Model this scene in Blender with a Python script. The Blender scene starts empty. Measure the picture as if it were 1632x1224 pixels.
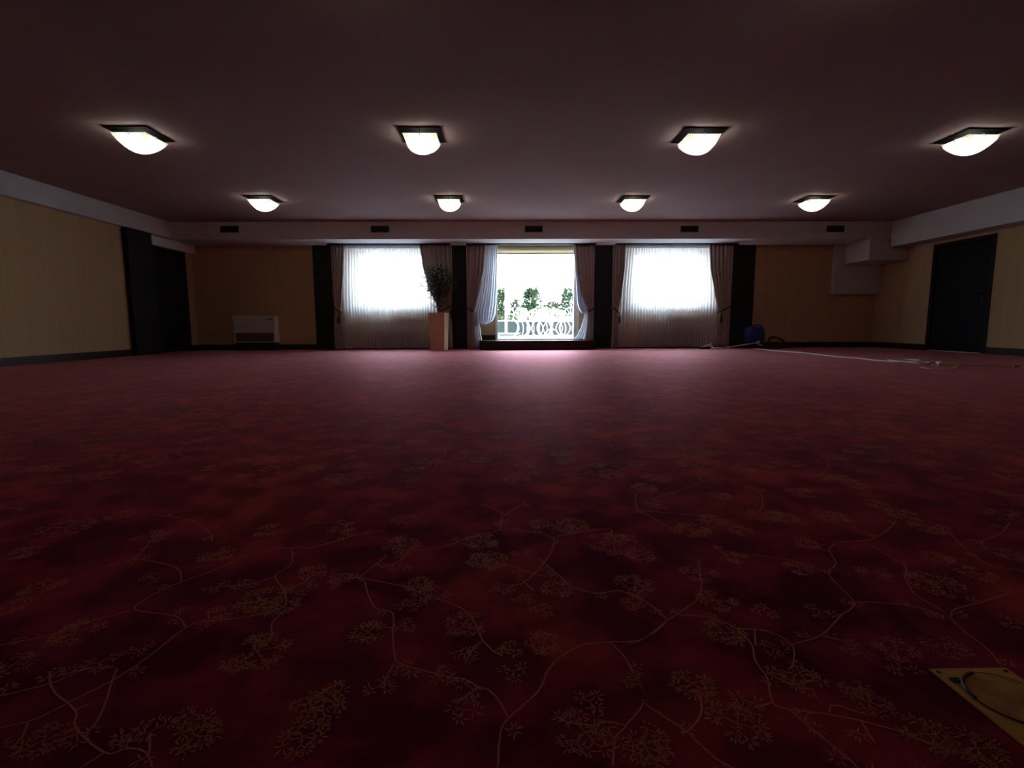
# Basement banquet hall seen from the carpet: recreated with plain mesh code and procedural materials.
import bpy, bmesh, math, random
from math import sin, cos, pi, sqrt
from mathutils import Vector, Matrix
VINES=[[(-0.01,0.574),(-0.006,0.63),(0.003,0.652),(0.025,0.676),(0.053,0.711),(0.068,0.75),(0.092,0.784),(0.131,0.814),(0.178,0.822),(0.228,0.824),(0.265,0.845),(0.296,0.874)],[(0.003,0.656),(-0.01,0.69),(-0.026,0.711),(-0.04,0.716),(-0.061,0.733),(-0.089,0.741),(-0.132,0.757),(-0.174,0.776),(-0.187,0.804),(-0.201,0.86),(-0.216,0.923),(-0.25,0.938),(-0.279,0.987),(-0.3,1.041),(-0.317,1.062),(-0.295,1.125),(-0.282,1.175)],[(-0.317,1.062),(-0.26,1.04),(-0.205,1.016),(-0.159,0.984),(-0.102,0.95),(-0.066,0.912),(-0.046,0.856),(-0.038,0.831),(-0.018,0.8),(-0.003,0.789)],[(0.182,0.822),(0.197,0.79),(0.204,0.747),(0.209,0.708),(0.201,0.677),(0.167,0.637),(0.147,0.615),(0.134,0.571)],[(-0.267,1.109),(-0.247,1.135),(-0.216,1.191),(-0.15,1.212),(-0.077,1.278),(-0.015,1.312),(-0.007,1.388),(0.003,1.421),(0.071,1.528)],[(0.003,1.421),(-0.03,1.474),(-0.077,1.513)],[(-0.015,1.312),(0.066,1.302),(0.126,1.259),(0.117,1.189),(0.092,1.121),(0.043,1.032),(0.006,1.019)],[(0.043,1.032),(0.064,0.991)],[(0.079,1.149),(0.092,1.121),(0.121,1.058),(0.143,1.011),(0.189,0.984),(0.24,0.991),(0.282,0.949),(0.303,0.895)],[(0.126,1.259),(0.186,1.285),(0.284,1.311),(0.282,1.275),(0.295,1.209)],[(-0.474,1.217),(-0.408,1.273),(-0.351,1.306),(-0.32,1.32)],[(-0.408,1.273),(-0.427,1.338),(-0.472,1.377),(-0.531,1.371)],[(-0.042,1.077),(0.002,1.112),(0.055,1.075),(0.094,1.054)],[(-0.295,1.125),(-0.269,1.098)],[(-0.04,0.716),(-0.061,0.696),(-0.074,0.687)],[(-0.317,1.062),(-0.349,1.056)],[(-0.181,0.776),(-0.186,0.736),(-0.185,0.717)],[(-0.038,0.831),(-0.052,0.813),(-0.061,0.79)],[(0.125,0.638),(0.142,0.645),(0.167,0.637)],[(0.125,0.638),(0.093,0.643),(0.076,0.651)],[(0.213,0.818),(0.244,0.829),(0.304,0.884),(0.392,0.962),(0.434,1.061),(0.455,1.125)],[(0.33,0.901),(0.375,0.896),(0.414,0.869),(0.426,0.813),(0.412,0.771),(0.409,0.726),(0.391,0.675),(0.407,0.662),(0.448,0.653),(0.495,0.638),(0.531,0.62),(0.558,0.6),(0.588,0.582)],[(0.391,0.675),(0.362,0.666)],[(0.407,0.662),(0.42,0.621),(0.433,0.586),(0.439,0.564)],[(0.418,0.856),(0.472,0.847),(0.494,0.808),(0.472,0.763),(0.453,0.744)],[(0.494,0.808),(0.561,0.833),(0.632,0.889),(0.693,0.939),(0.714,1.048),(0.766,1.103),(0.795,1.173),(0.846,1.21),(0.932,1.224),(1.01,1.273),(1.095,1.344)],[(0.693,0.939),(0.753,0.933),(0.804,0.917),(0.836,0.884),(0.866,0.906),(0.947,0.933),(1.03,0.961)],[(0.836,0.884),(0.824,0.834),(0.819,0.789),(0.802,0.748)],[(0.714,1.048),(0.701,1.085),(0.665,1.119),(0.585,1.149)],[(0.523,1.203),(0.533,1.137)],[(0.914,1.208),(0.913,1.127),(0.911,1.08),(0.867,1.026),(0.835,0.961)],[(0.2,0.766),(0.209,0.701),(0.203,0.68),(0.222,0.654),(0.246,0.624),(0.268,0.581),(0.286,0.567)],[(0.395,1.446),(0.423,1.393),(0.453,1.297)],[(0.395,1.446),(0.425,1.577),(0.461,1.615)],[(0.395,1.446),(0.53,1.411),(0.607,1.388)],[(0.695,1.709),(0.567,1.612),(0.477,1.55)],[(0.695,1.709),(0.721,1.821),(0.818,1.966)],[(0.693,1.406),(0.759,1.436),(0.829,1.565),(0.846,1.66)],[(1.172,1.259),(1.128,1.164),(1.107,1.081),(1.158,1.055)],[(1.411,1.335),(1.305,1.256),(1.21,1.208),(1.18,1.163)],[(1.21,1.208),(1.17,1.218)],[(0.46,0.653),(0.477,0.668),(0.513,0.647)],[(0.304,0.884),(0.282,0.949),(0.251,0.975)],[(0.246,0.624),(0.275,0.652),(0.289,0.688),(0.283,0.705)],[(0.43,0.805),(0.452,0.851)],[(0.415,0.738),(0.44,0.713),(0.476,0.718)],[(0.561,0.833),(0.589,0.817)],[(0.835,0.961),(0.842,0.893)],[(0.495,0.638),(0.487,0.601)],[(-0.442,0.584),(-0.468,0.608),(-0.494,0.614),(-0.519,0.608),(-0.591,0.65),(-0.619,0.683),(-0.691,0.728),(-0.727,0.766)],[(-0.519,0.608),(-0.533,0.586)],[(-0.57,0.639),(-0.575,0.671),(-0.613,0.745),(-0.627,0.774)],[(-0.697,0.653),(-0.663,0.667),(-0.64,0.702),(-0.611,0.748),(-0.595,0.808),(-0.584,0.882),(-0.566,0.902),(-0.517,0.908),(-0.474,0.921),(-0.433,0.951),(-0.466,1.018),(-0.505,1.074),(-0.494,1.13),(-0.53,1.218)],[(-0.584,0.882),(-0.611,0.91),(-0.641,0.926),(-0.722,0.946),(-0.724,0.998),(-0.699,1.051),(-0.652,1.108),(-0.616,1.184),(-0.53,1.218),(-0.476,1.217),(-0.399,1.28)],[(-0.722,0.946),(-0.775,0.907),(-0.822,0.862),(-0.876,0.838)],[(-0.699,1.051),(-0.73,1.1),(-0.775,1.132),(-0.875,1.162),(-0.918,1.125)],[(-0.875,1.162),(-0.912,1.294),(-0.876,1.335)],[(-0.427,0.935),(-0.432,0.892),(-0.414,0.852),(-0.418,0.827),(-0.452,0.859)],[(-0.756,0.714),(-0.705,0.74),(-0.674,0.772),(-0.632,0.776)],[(-0.668,0.664),(-0.652,0.637),(-0.647,0.616)],[(-1.017,1.449),(-0.955,1.431),(-0.867,1.388),(-0.777,1.304),(-0.751,1.262)],[(-1.3,1.277),(-1.258,1.303),(-1.237,1.33)],[(-0.505,1.074),(-0.544,1.038),(-0.609,1.03)],[(-1.551,1.536),(-1.442,1.496)],[(-0.619,0.683),(-0.609,0.695)],[(-0.713,0.753),(-0.671,0.777)],[(-0.462,1.018),(-0.431,1.044),(-0.425,1.092)],[(-0.554,0.905),(-0.575,0.939),(-0.564,0.95)],[(-0.598,0.608),(-0.602,0.625),(-0.576,0.642)],[(-0.292,0.684),(-0.276,0.71),(-0.252,0.737)],[(-0.46,0.605),(-0.484,0.64)]]
BURSTS=[(-0.282,1.396,0.044),(-0.26,1.223,0.06),(-0.237,1.108,0.03),(-0.36,1.061,0.024),(-0.15,0.984,0.04),(-0.072,0.883,0.044),(-0.184,1.029,0.032),(-0.246,0.861,0.035),(-0.187,0.879,0.028),(-0.191,0.945,0.021),(-0.193,0.721,0.023),(-0.157,0.76,0.017),(-0.096,0.743,0.017),(-0.059,0.67,0.028),(0.008,0.806,0.022),(0.068,0.822,0.034),(0.014,0.751,0.028),(-0.039,1.135,0.056),(0.044,1.167,0.031),(-0.059,1.244,0.056),(-0.008,1.006,0.023),(0.04,0.963,0.022),(0.072,0.923,0.025),(0.11,1.003,0.037),(0.181,1.336,0.06),(0.276,1.222,0.083),(0.099,1.353,0.036),(0.278,1.017,0.051),(0.254,0.942,0.026),(0.109,0.627,0.047),(0.124,0.683,0.025),(0.184,0.601,0.031),(-0.262,0.675,0.034),(-0.26,0.714,0.02),(-0.442,1.338,0.042),(-0.065,0.796,0.018),(0.431,1.061,0.047),(0.423,0.951,0.043),(0.5,0.911,0.026),(0.393,0.845,0.039),(0.456,0.798,0.022),(0.464,0.719,0.033),(0.288,0.717,0.033),(0.321,0.637,0.045),(0.183,0.608,0.042),(0.355,0.676,0.024),(0.608,0.908,0.031),(0.818,1.051,0.036),(0.667,1.08,0.036),(0.597,0.794,0.027),(0.665,0.793,0.036),(0.753,0.798,0.041),(0.637,0.746,0.03),(0.915,1.002,0.067),(1.042,1.045,0.041),(0.937,0.864,0.03),(1.209,1.133,0.039),(1.02,1.124,0.037),(1.149,1.393,0.054),(1.153,1.296,0.057),(1.144,1.482,0.041),(0.935,1.379,0.061),(0.79,1.383,0.054),(0.503,1.295,0.057),(0.632,1.292,0.035),(0.761,1.205,0.033),(0.546,1.136,0.032),(0.328,1.156,0.038),(0.591,1.368,0.045),(0.471,1.501,0.05),(0.973,1.587,0.061),(1.204,1.664,0.055),(0.692,1.569,0.043),(0.531,0.672,0.032),(0.569,0.613,0.036),(0.613,0.59,0.035),(0.531,0.7,0.024),(0.473,1.657,0.054),(-0.492,0.976,0.057),(-0.553,1.038,0.028),(-0.609,1.03,0.028),(-0.442,0.951,0.039),(-0.421,0.81,0.063),(-0.542,0.895,0.025),(-0.43,1.092,0.034),(-0.356,1.042,0.024),(-0.42,1.017,0.027),(-0.287,0.688,0.028),(-0.273,0.628,0.035),(-0.44,0.67,0.028),(-0.417,0.632,0.032),(-0.508,0.637,0.015),(-0.48,0.648,0.018),(-0.616,0.629,0.032),(-0.666,0.788,0.029),(-0.804,0.786,0.032),(-0.775,0.873,0.048),(-0.625,0.821,0.022),(-0.98,1.039,0.042),(-0.972,0.964,0.035),(-1.168,1.21,0.043),(-0.874,1.168,0.031),(-0.695,1.186,0.048),(-0.924,1.294,0.052),(-1.203,1.359,0.09),(-1.119,1.452,0.045),(-0.634,1.328,0.047),(-0.773,1.071,0.024)]
C = bpy.context.scene.collection
R = math.radians
random.seed(7)

# ------------------------------------------------------------------ materials
def mat(name, col, rough=.6, metal=0., spec=.5, sheen=0., emis=None, es=0.):
    m = bpy.data.materials.new(name); m.use_nodes = True
    b = m.node_tree.nodes['Principled BSDF']
    b.inputs['Base Color'].default_value = (*col, 1); b.inputs['Roughness'].default_value = rough
    b.inputs['Metallic'].default_value = metal; b.inputs['Specular IOR Level'].default_value = spec
    b.inputs['Sheen Weight'].default_value = sheen
    if emis: b.inputs['Emission Color'].default_value = (*emis, 1); b.inputs['Emission Strength'].default_value = es
    return m
def noisy(name, c1, c2, scale=(1, 1, 1), nscale=5., detail=4., rough=.7, spec=.3, lo=.35, hi=.65, bump=0., metal=0., sheen=0.):
    m = mat(name, c1, rough, metal, spec, sheen); nt = m.node_tree; N = nt.nodes; L = nt.links
    b = N['Principled BSDF']; tc = N.new('ShaderNodeTexCoord'); mp = N.new('ShaderNodeMapping')
    mp.inputs['Scale'].default_value = scale
    no = N.new('ShaderNodeTexNoise'); no.inputs['Scale'].default_value = nscale; no.inputs['Detail'].default_value = detail
    cr = N.new('ShaderNodeValToRGB'); e = cr.color_ramp.elements
    e[0].position = lo; e[0].color = (*c1, 1); e[1].position = hi; e[1].color = (*c2, 1)
    L.new(tc.outputs['Object'], mp.inputs[0]); L.new(mp.outputs[0], no.inputs[0]); L.new(no.outputs[0], cr.inputs[0]); L.new(cr.outputs[0], b.inputs['Base Color'])
    if bump:
        bu = N.new('ShaderNodeBump'); bu.inputs['Strength'].default_value = bump; bu.inputs['Distance'].default_value = .01
        L.new(no.outputs[0], bu.inputs['Height']); L.new(bu.outputs[0], b.inputs['Normal'])
    return m
def fabric(name, col, transp, transl, bluish=(1, 1, 1), scale=60):
    """woven cloth: part open weave (transparent), part diffuse, part translucent; opens less when seen along the cloth"""
    m = bpy.data.materials.new(name); m.use_nodes = True; nt = m.node_tree; N = nt.nodes; L = nt.links
    N.remove(N['Principled BSDF']); out = N['Material Output']
    d = N.new('ShaderNodeBsdfDiffuse'); d.inputs[0].default_value = (*col, 1)
    t = N.new('ShaderNodeBsdfTranslucent'); t.inputs[0].default_value = tuple(a*b for a, b in zip(col, bluish)) + (1,)
    x = N.new('ShaderNodeMixShader'); x.inputs[0].default_value = transl
    L.new(d.outputs[0], x.inputs[1]); L.new(t.outputs[0], x.inputs[2])
    last = x
    if transp > 0:
        p = N.new('ShaderNodeBsdfTransparent'); y = N.new('ShaderNodeMixShader')
        lw = N.new('ShaderNodeLayerWeight'); lw.inputs[0].default_value = .35
        mr = N.new('ShaderNodeMapRange'); mr.inputs[1].default_value = 0; mr.inputs[2].default_value = .9
        mr.inputs[3].default_value = transp; mr.inputs[4].default_value = .03
        L.new(lw.outputs['Facing'], mr.inputs[0]); L.new(mr.outputs[0], y.inputs[0])
        L.new(x.outputs[0], y.inputs[1]); L.new(p.outputs[0], y.inputs[2]); last = y
    L.new(last.outputs[0], out.inputs[0]); return m
def glassmat(name, tint=(1, 1, 1), gl=.06, rough=.02):
    m = bpy.data.materials.new(name); m.use_nodes = True; nt = m.node_tree; N = nt.nodes; L = nt.links
    N.remove(N['Principled BSDF']); p = N.new('ShaderNodeBsdfTransparent'); p.inputs[0].default_value = (*tint, 1)
    g = N.new('ShaderNodeBsdfGlossy'); g.inputs['Roughness'].default_value = rough
    x = N.new('ShaderNodeMixShader'); x.inputs[0].default_value = gl
    L.new(p.outputs[0], x.inputs[1]); L.new(g.outputs[0], x.inputs[2]); L.new(x.outputs[0], N['Material Output'].inputs[0]); return m

def carpet_base():
    m = mat('carpet_wool', (.1, .01, .01), .75, 0, .18, 0); nt = m.node_tree; N = nt.nodes; L = nt.links; b = N['Principled BSDF']
    b.inputs['Sheen Roughness'].default_value = .45; b.inputs['Sheen Tint'].default_value = (1, .55, .58, 1)
    tc = N.new('ShaderNodeTexCoord')
    def noise(s, d): n = N.new('ShaderNodeTexNoise'); n.inputs['Scale'].default_value = s; n.inputs['Detail'].default_value = d; L.new(tc.outputs['Object'], n.inputs[0]); return n
    n1 = noise(1.7, 3); n2 = noise(7., 3); n3 = noise(420, 2)
    r1 = N.new('ShaderNodeValToRGB'); e = r1.color_ramp.elements
    e[0].position = .36; e[0].color = (*DARKRED, 1); e[1].position = .66; e[1].color = (*BRICKRED, 1)
    k = e.new(.5); k.color = (*MIDRED, 1)
    L.new(n1.outputs[0], r1.inputs[0])
    r2 = N.new('ShaderNodeValToRGB'); e = r2.color_ramp.elements
    e[0].position = .42; e[0].color = (.62, .62, .72, 1); e[1].position = .62; e[1].color = (1.35, 1.5, 1.3, 1)
    L.new(n2.outputs[0], r2.inputs[0])
    mx = N.new('ShaderNodeMix'); mx.data_type = 'RGBA'; mx.blend_type = 'MULTIPLY'; mx.inputs[0].default_value = 1
    L.new(r1.outputs[0], mx.inputs[6]); L.new(r2.outputs[0], mx.inputs[7]); L.new(mx.outputs[2], b.inputs['Base Color'])
    bu = N.new('ShaderNodeBump'); bu.inputs['Strength'].default_value = .35; bu.inputs['Distance'].default_value = .004
    L.new(n3.outputs[0], bu.inputs['Height'])
    N.remove(b); b = N.new('ShaderNodeBsdfDiffuse'); L.new(mx.outputs[2], b.inputs[0]); L.new(bu.outputs[0], b.inputs['Normal'])
    g = N.new('ShaderNodeBsdfGlossy'); g.inputs[0].default_value = (1, .52, .58, 1); g.inputs['Roughness'].default_value = CARPET_ROUGH
    fr = N.new('ShaderNodeFresnel'); fr.inputs[0].default_value = CARPET_IOR
    x = N.new('ShaderNodeMixShader'); L.new(fr.outputs[0], x.inputs[0]); L.new(b.outputs[0], x.inputs[1]); L.new(g.outputs[0], x.inputs[2])
    L.new(x.outputs[0], N['Material Output'].inputs[0])
    return m
CARPET_ROUGH, CARPET_IOR = .60, 1.058
DARKRED, MIDRED, BRICKRED = (.26, .020, .062), (.36, .028, .060), (.47, .052, .055)
M_carpet = carpet_base()
M_pattern = noisy('carpet_twig_yarn', (.72, .17, .12), (.68, .22, .09), nscale=3.3, detail=2, rough=.8, spec=.2, lo=.40, hi=.60)
M_pattern2 = noisy('carpet_vine_yarn', (.68, .17, .14), (.70, .21, .12), nscale=9, detail=2, rough=.8, spec=.2)
M_wall = noisy('striped_wallpaper', (.52, .355, .20), (.60, .42, .235), scale=(60, 60, .6), nscale=1, detail=2, rough=.75, spec=.2, lo=.3, hi=.7)
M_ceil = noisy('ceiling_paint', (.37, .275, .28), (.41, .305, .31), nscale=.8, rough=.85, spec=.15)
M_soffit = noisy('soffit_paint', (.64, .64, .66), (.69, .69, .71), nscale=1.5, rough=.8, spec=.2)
M_dark = noisy('dark_stained_wood', (.020, .016, .020), (.030, .022, .026), scale=(20, 20, .8), nscale=2, rough=.55, spec=.12)
M_base = noisy('baseboard_wood', (.022, .008, .007), (.032, .012, .010), scale=(2, 2, 10), nscale=3, rough=.45, spec=.4)
M_door = noisy('door_veneer', (.010, .008, .012), (.015, .012, .018), scale=(20, 20, .6), nscale=2, rough=.5, spec=.12)
M_chrome = mat('brushed_steel', (.80, .78, .78), .45, .3)
M_darkmetal = mat('dark_metal', (.03, .028, .03), .4, .8)
M_vent = mat('vent_grille_paint', (.055, .045, .045), .6)
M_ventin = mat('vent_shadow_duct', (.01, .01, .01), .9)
M_white = mat('white_lacquer', (.8, .8, .78), .4)
M_cream = mat('cream_lacquer', (.72, .66, .45), .45)
M_pane = glassmat('window_glass')
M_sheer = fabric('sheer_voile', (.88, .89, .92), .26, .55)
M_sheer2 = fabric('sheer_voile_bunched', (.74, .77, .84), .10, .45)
M_drape = fabric('taupe_drape_cloth', (.52, .44, .38), 0, .15)
M_blind = fabric('cream_blind_cloth', (.55, .50, .38), 0, .8)
M_tie = mat('tieback_cord', (.05, .035, .03), .8)
M_conv = noisy('convector_enamel', (.66, .63, .52), (.72, .69, .58), nscale=3, rough=.45)
M_grille = mat('convector_grille', (.20, .18, .16), .5)
M_dish = None
M_pot = noisy('cream_ceramic', (.82, .60, .38), (.88, .68, .46), nscale=2, rough=.35, spec=.5)
M_soil = noisy('potting_soil', (.03, .02, .012), (.06, .04, .02), nscale=40, rough=.9)
M_leaf = noisy('fig_leaves', (.022, .06, .030), (.05, .11, .05), nscale=6, rough=.4, spec=.5)
M_bark = noisy('fig_bark', (.10, .07, .04), (.16, .11, .07), scale=(8, 8, 1), nscale=8, rough=.8)
M_blue = noisy('blue_plastic', (.012, .03, .16), (.016, .04, .20), nscale=5, rough=.35, spec=.5)
M_black = mat('black_plastic', (.012, .012, .014), .45)
M_hose = mat('ribbed_hose_plastic', (.055, .018, .016), .5)
M_cord = mat('white_cable_sheath', (.92, .86, .84), .5)
M_stripw = noisy('ivory_plastic', (.85, .70, .46), (.92, .78, .52), nscale=20, rough=.45)
M_brass = noisy('worn_ochre_plate', (.80, .40, .075), (.95, .50, .11), nscale=14, detail=5, rough=.6, spec=.3, lo=.3, hi=.7)
M_brassd = noisy('stained_ochre_lid', (.46, .21, .06), (.82, .40, .09), nscale=22, detail=6, rough=.6, spec=.3, lo=.35, hi=.6)
M_terr = noisy('pale_terrace_slabs', (.55, .55, .53), (.62, .62, .60), nscale=2, rough=.7)
M_planter = noisy('blue_grey_planter', (.029, .043, .044), (.034, .050, .050), nscale=3, rough=.6)
M_planter2 = noisy('mauve_grey_planter', (.046, .042, .044), (.053, .049, .049), nscale=3, rough=.6)
M_shrub = noisy('garden_leaves', (.038, .10, .058), (.12, .16, .065), nscale=5, detail=2, rough=.6, lo=.42, hi=.6)
M_shrub2 = noisy('pale_garden_leaves', (.085, .10, .055), (.15, .17, .08), nscale=5, detail=2, rough=.6, lo=.42, hi=.6)
M_stucco = noisy('outside_stucco', (.6, .58, .54), (.66, .64, .6), nscale=6, rough=.8)
M_parasol = mat('white_parasol_tube', (.75, .75, .75), .4)
M_concrete = noisy('pale_concrete', (.14, .16, .16), (.18, .20, .20), nscale=10, rough=.8)

# lamp glass: frosted, ribbed, lets the bulb through
def dishmat():
    m = bpy.data.materials.new('slumped_lamp_glass'); m.use_nodes = True; nt = m.node_tree; N = nt.nodes; L = nt.links
    N.remove(N['Principled BSDF'])
    tr = N.new('ShaderNodeBsdfTransparent'); tr.inputs[0].default_value = (1, .96, .86, 1)
    tl = N.new('ShaderNodeBsdfTranslucent'); tl.inputs[0].default_value = (1, .95, .80, 1)
    gl = N.new('ShaderNodeBsdfGlossy'); gl.inputs['Roughness'].default_value = .15
    a = N.new('ShaderNodeMixShader'); b = N.new('ShaderNodeMixShader'); b.inputs[0].default_value = .05
    tc = N.new('ShaderNodeTexCoord'); w = N.new('ShaderNodeTexWave'); w.inputs['Scale'].default_value = 14; w.inputs['Distortion'].default_value = .6
    mr = N.new('ShaderNodeMapRange'); mr.inputs[3].default_value = .55; mr.inputs[4].default_value = .95
    L.new(tc.outputs['Object'], w.inputs[0]); L.new(w.outputs['Fac'], mr.inputs[0]); L.new(mr.outputs[0], a.inputs[0])
    L.new(tr.outputs[0], a.inputs[1]); L.new(tl.outputs[0], a.inputs[2]); L.new(a.outputs[0], b.inputs[1]); L.new(gl.outputs[0], b.inputs[2])
    L.new(b.outputs[0], N['Material Output'].inputs[0]); return m
M_dish = dishmat()

# ------------------------------------------------------------------ mesh helpers
class MB:
    def __init__(s): s.v = []; s.f = []
    def add(s, vs, fs):
        o = len(s.v); s.v += [tuple(v) for v in vs]; s.f += [tuple(i+o for i in f) for f in fs]; return s
    def box(s, x0, x1, y0, y1, z0, z1):
        if x0 > x1: x0, x1 = x1, x0
        vs = [(x, y, z) for z in (z0, z1) for x, y in ((x0, y0), (x1, y0), (x1, y1), (x0, y1))]
        return s.add(vs, [(3, 2, 1, 0), (4, 5, 6, 7), (0, 1, 5, 4), (1, 2, 6, 5), (2, 3, 7, 6), (3, 0, 4, 7)])
    def prism(s, pts, z0, z1, top=1.):
        n = len(pts); cx = sum(p[0] for p in pts)/n; cy = sum(p[1] for p in pts)/n
        vs = [(x, y, z0) for x, y in pts] + [(cx+(x-cx)*top, cy+(y-cy)*top, z1) for x, y in pts]
        return s.add(vs, [tuple(range(n))[::-1], tuple(range(n, 2*n))] + [(i, (i+1) % n, n+(i+1) % n, n+i) for i in range(n)])
    def tube(s, pts, r, n=8, closed=False):
        P = [Vector(p) for p in pts]; m = len(P); vs = []; rr = r if isinstance(r, (list, tuple)) else [r]*m
        up = None
        for i, p in enumerate(P):
            a = P[(i-1) % m] if (closed or i > 0) else p; b = P[(i+1) % m] if (closed or i < m-1) else p
            t = (b-a).normalized()
            if up is None: up = Vector((0, 0, 1)) if abs(t.z) < .9 else Vector((1, 0, 0))
            sd = t.cross(up); sd = sd.normalized() if sd.length > 1e-6 else Vector((1, 0, 0)); up = sd.cross(t).normalized()
            for k in range(n):
                q = 2*pi*k/n; vs.append(p+sd*cos(q)*rr[i]+up*sin(q)*rr[i])
        fs = []
        for i in range(m if closed else m-1):
            j = (i+1) % m
            for k in range(n): fs.append((i*n+k, i*n+(k+1) % n, j*n+(k+1) % n, j*n+k))
        if not closed: fs += [tuple(range(n))[::-1], tuple((m-1)*n+k for k in range(n))]
        return s.add(vs, fs)
    def lathe(s, prof, cx=0, cy=0, n=24):
        vs = []; m = len(prof)
        for r, z in prof:
            for k in range(n): vs.append((cx+r*cos(2*pi*k/n), cy+r*sin(2*pi*k/n), z))
        fs = [(i*n+k, i*n+(k+1) % n, (i+1)*n+(k+1) % n, (i+1)*n+k) for i in range(m-1) for k in range(n)]
        fs += [tuple(range(n))[::-1], tuple((m-1)*n+k for k in range(n))]
        return s.add(vs, fs)
    def build(s, name, material, parent=None, loc=(0, 0, 0), smooth=False, bevel=0, solid=0, rotz=0):
        me = bpy.data.meshes.new(name); me.from_pydata(s.v, [], s.f); me.update()
        bm = bmesh.new(); bm.from_mesh(me); bmesh.ops.recalc_face_normals(bm, faces=bm.faces)
        if bevel: bmesh.ops.bevel(bm, geom=[e for e in bm.edges if len(e.link_faces) == 2 and e.calc_face_angle(0) > .6], offset=bevel, segments=2, affect='EDGES', clamp_overlap=True)
        bm.to_mesh(me); bm.free()
        for mm in (material if isinstance(material, (list, tuple)) else [material]): me.materials.append(mm)
        if smooth: me.polygons.foreach_set('use_smooth', [True]*len(me.polygons))
        o = bpy.data.objects.new(name, me); C.objects.link(o); o.location = loc; o.rotation_euler.z = rotz
        if parent: o.parent = parent
        if solid:
            so = o.modifiers.new('thickness', 'SOLIDIFY'); so.thickness = solid; so.offset = 0
        return o
def smooth_path(pts, k=6, closed=False):
    P = [Vector(p) for p in pts]; n = len(P); out = []
    rng = range(n if closed else n-1)
    for i in rng:
        g = (lambda j: P[j % n]) if closed else (lambda j: P[max(0, min(n-1, j))])
        a, b, c, d = g(i-1), g(i), g(i+1), g(i+2)
        for t in range(k):
            t /= k; out.append(.5*((2*b)+(c-a)*t+(2*a-5*b+4*c-d)*t*t+(3*b-a-3*c+d)*t**3))
    if not closed: out.append(P[-1])
    return out
def empty(name, loc=(0, 0, 0), rotz=0):
    o = bpy.data.objects.new(name, None); C.objects.link(o); o.location = loc; o.rotation_euler.z = rotz; o.empty_display_size = .1; return o
def tag(o, label, cat, group=None, kind=None):
    o['label'] = label; o['category'] = cat
    if group: o['group'] = group
    if kind: o['kind'] = kind
    return o
def struct(o): o['kind'] = 'structure'; return o
def dup(root, loc, rotz, label, group=None):
    r = root.copy(); C.objects.link(r); r.location = loc; r.rotation_euler.z = rotz; r['label'] = label
    if group: r['group'] = group
    for ch in list(root.children):
        c = ch.copy(); C.objects.link(c); c.parent = r
        for g in ch.children:
            d = g.copy(); C.objects.link(d); d.parent = c
    return r

# ------------------------------------------------------------------ room numbers (metres)
XL, XR, D, BACK = -6.89, 8.53, 11.64, -4.5
H, SOF, T = 2.646, 2.30, .38      # ceiling height, back soffit underside, outer wall thickness
YS, XLS, XRS, SOFL, SOFR = 10.75, -6.76, 8.12, 2.325, 2.13
# window / door openings in the far wall: x0, x1, z0, z1
W1 = (-3.38, -1.62, .94, 2.20); WD = (-.17, 1.74, .20, 2.26); W3 = (2.92, 4.71, .94, 2.20)

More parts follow.
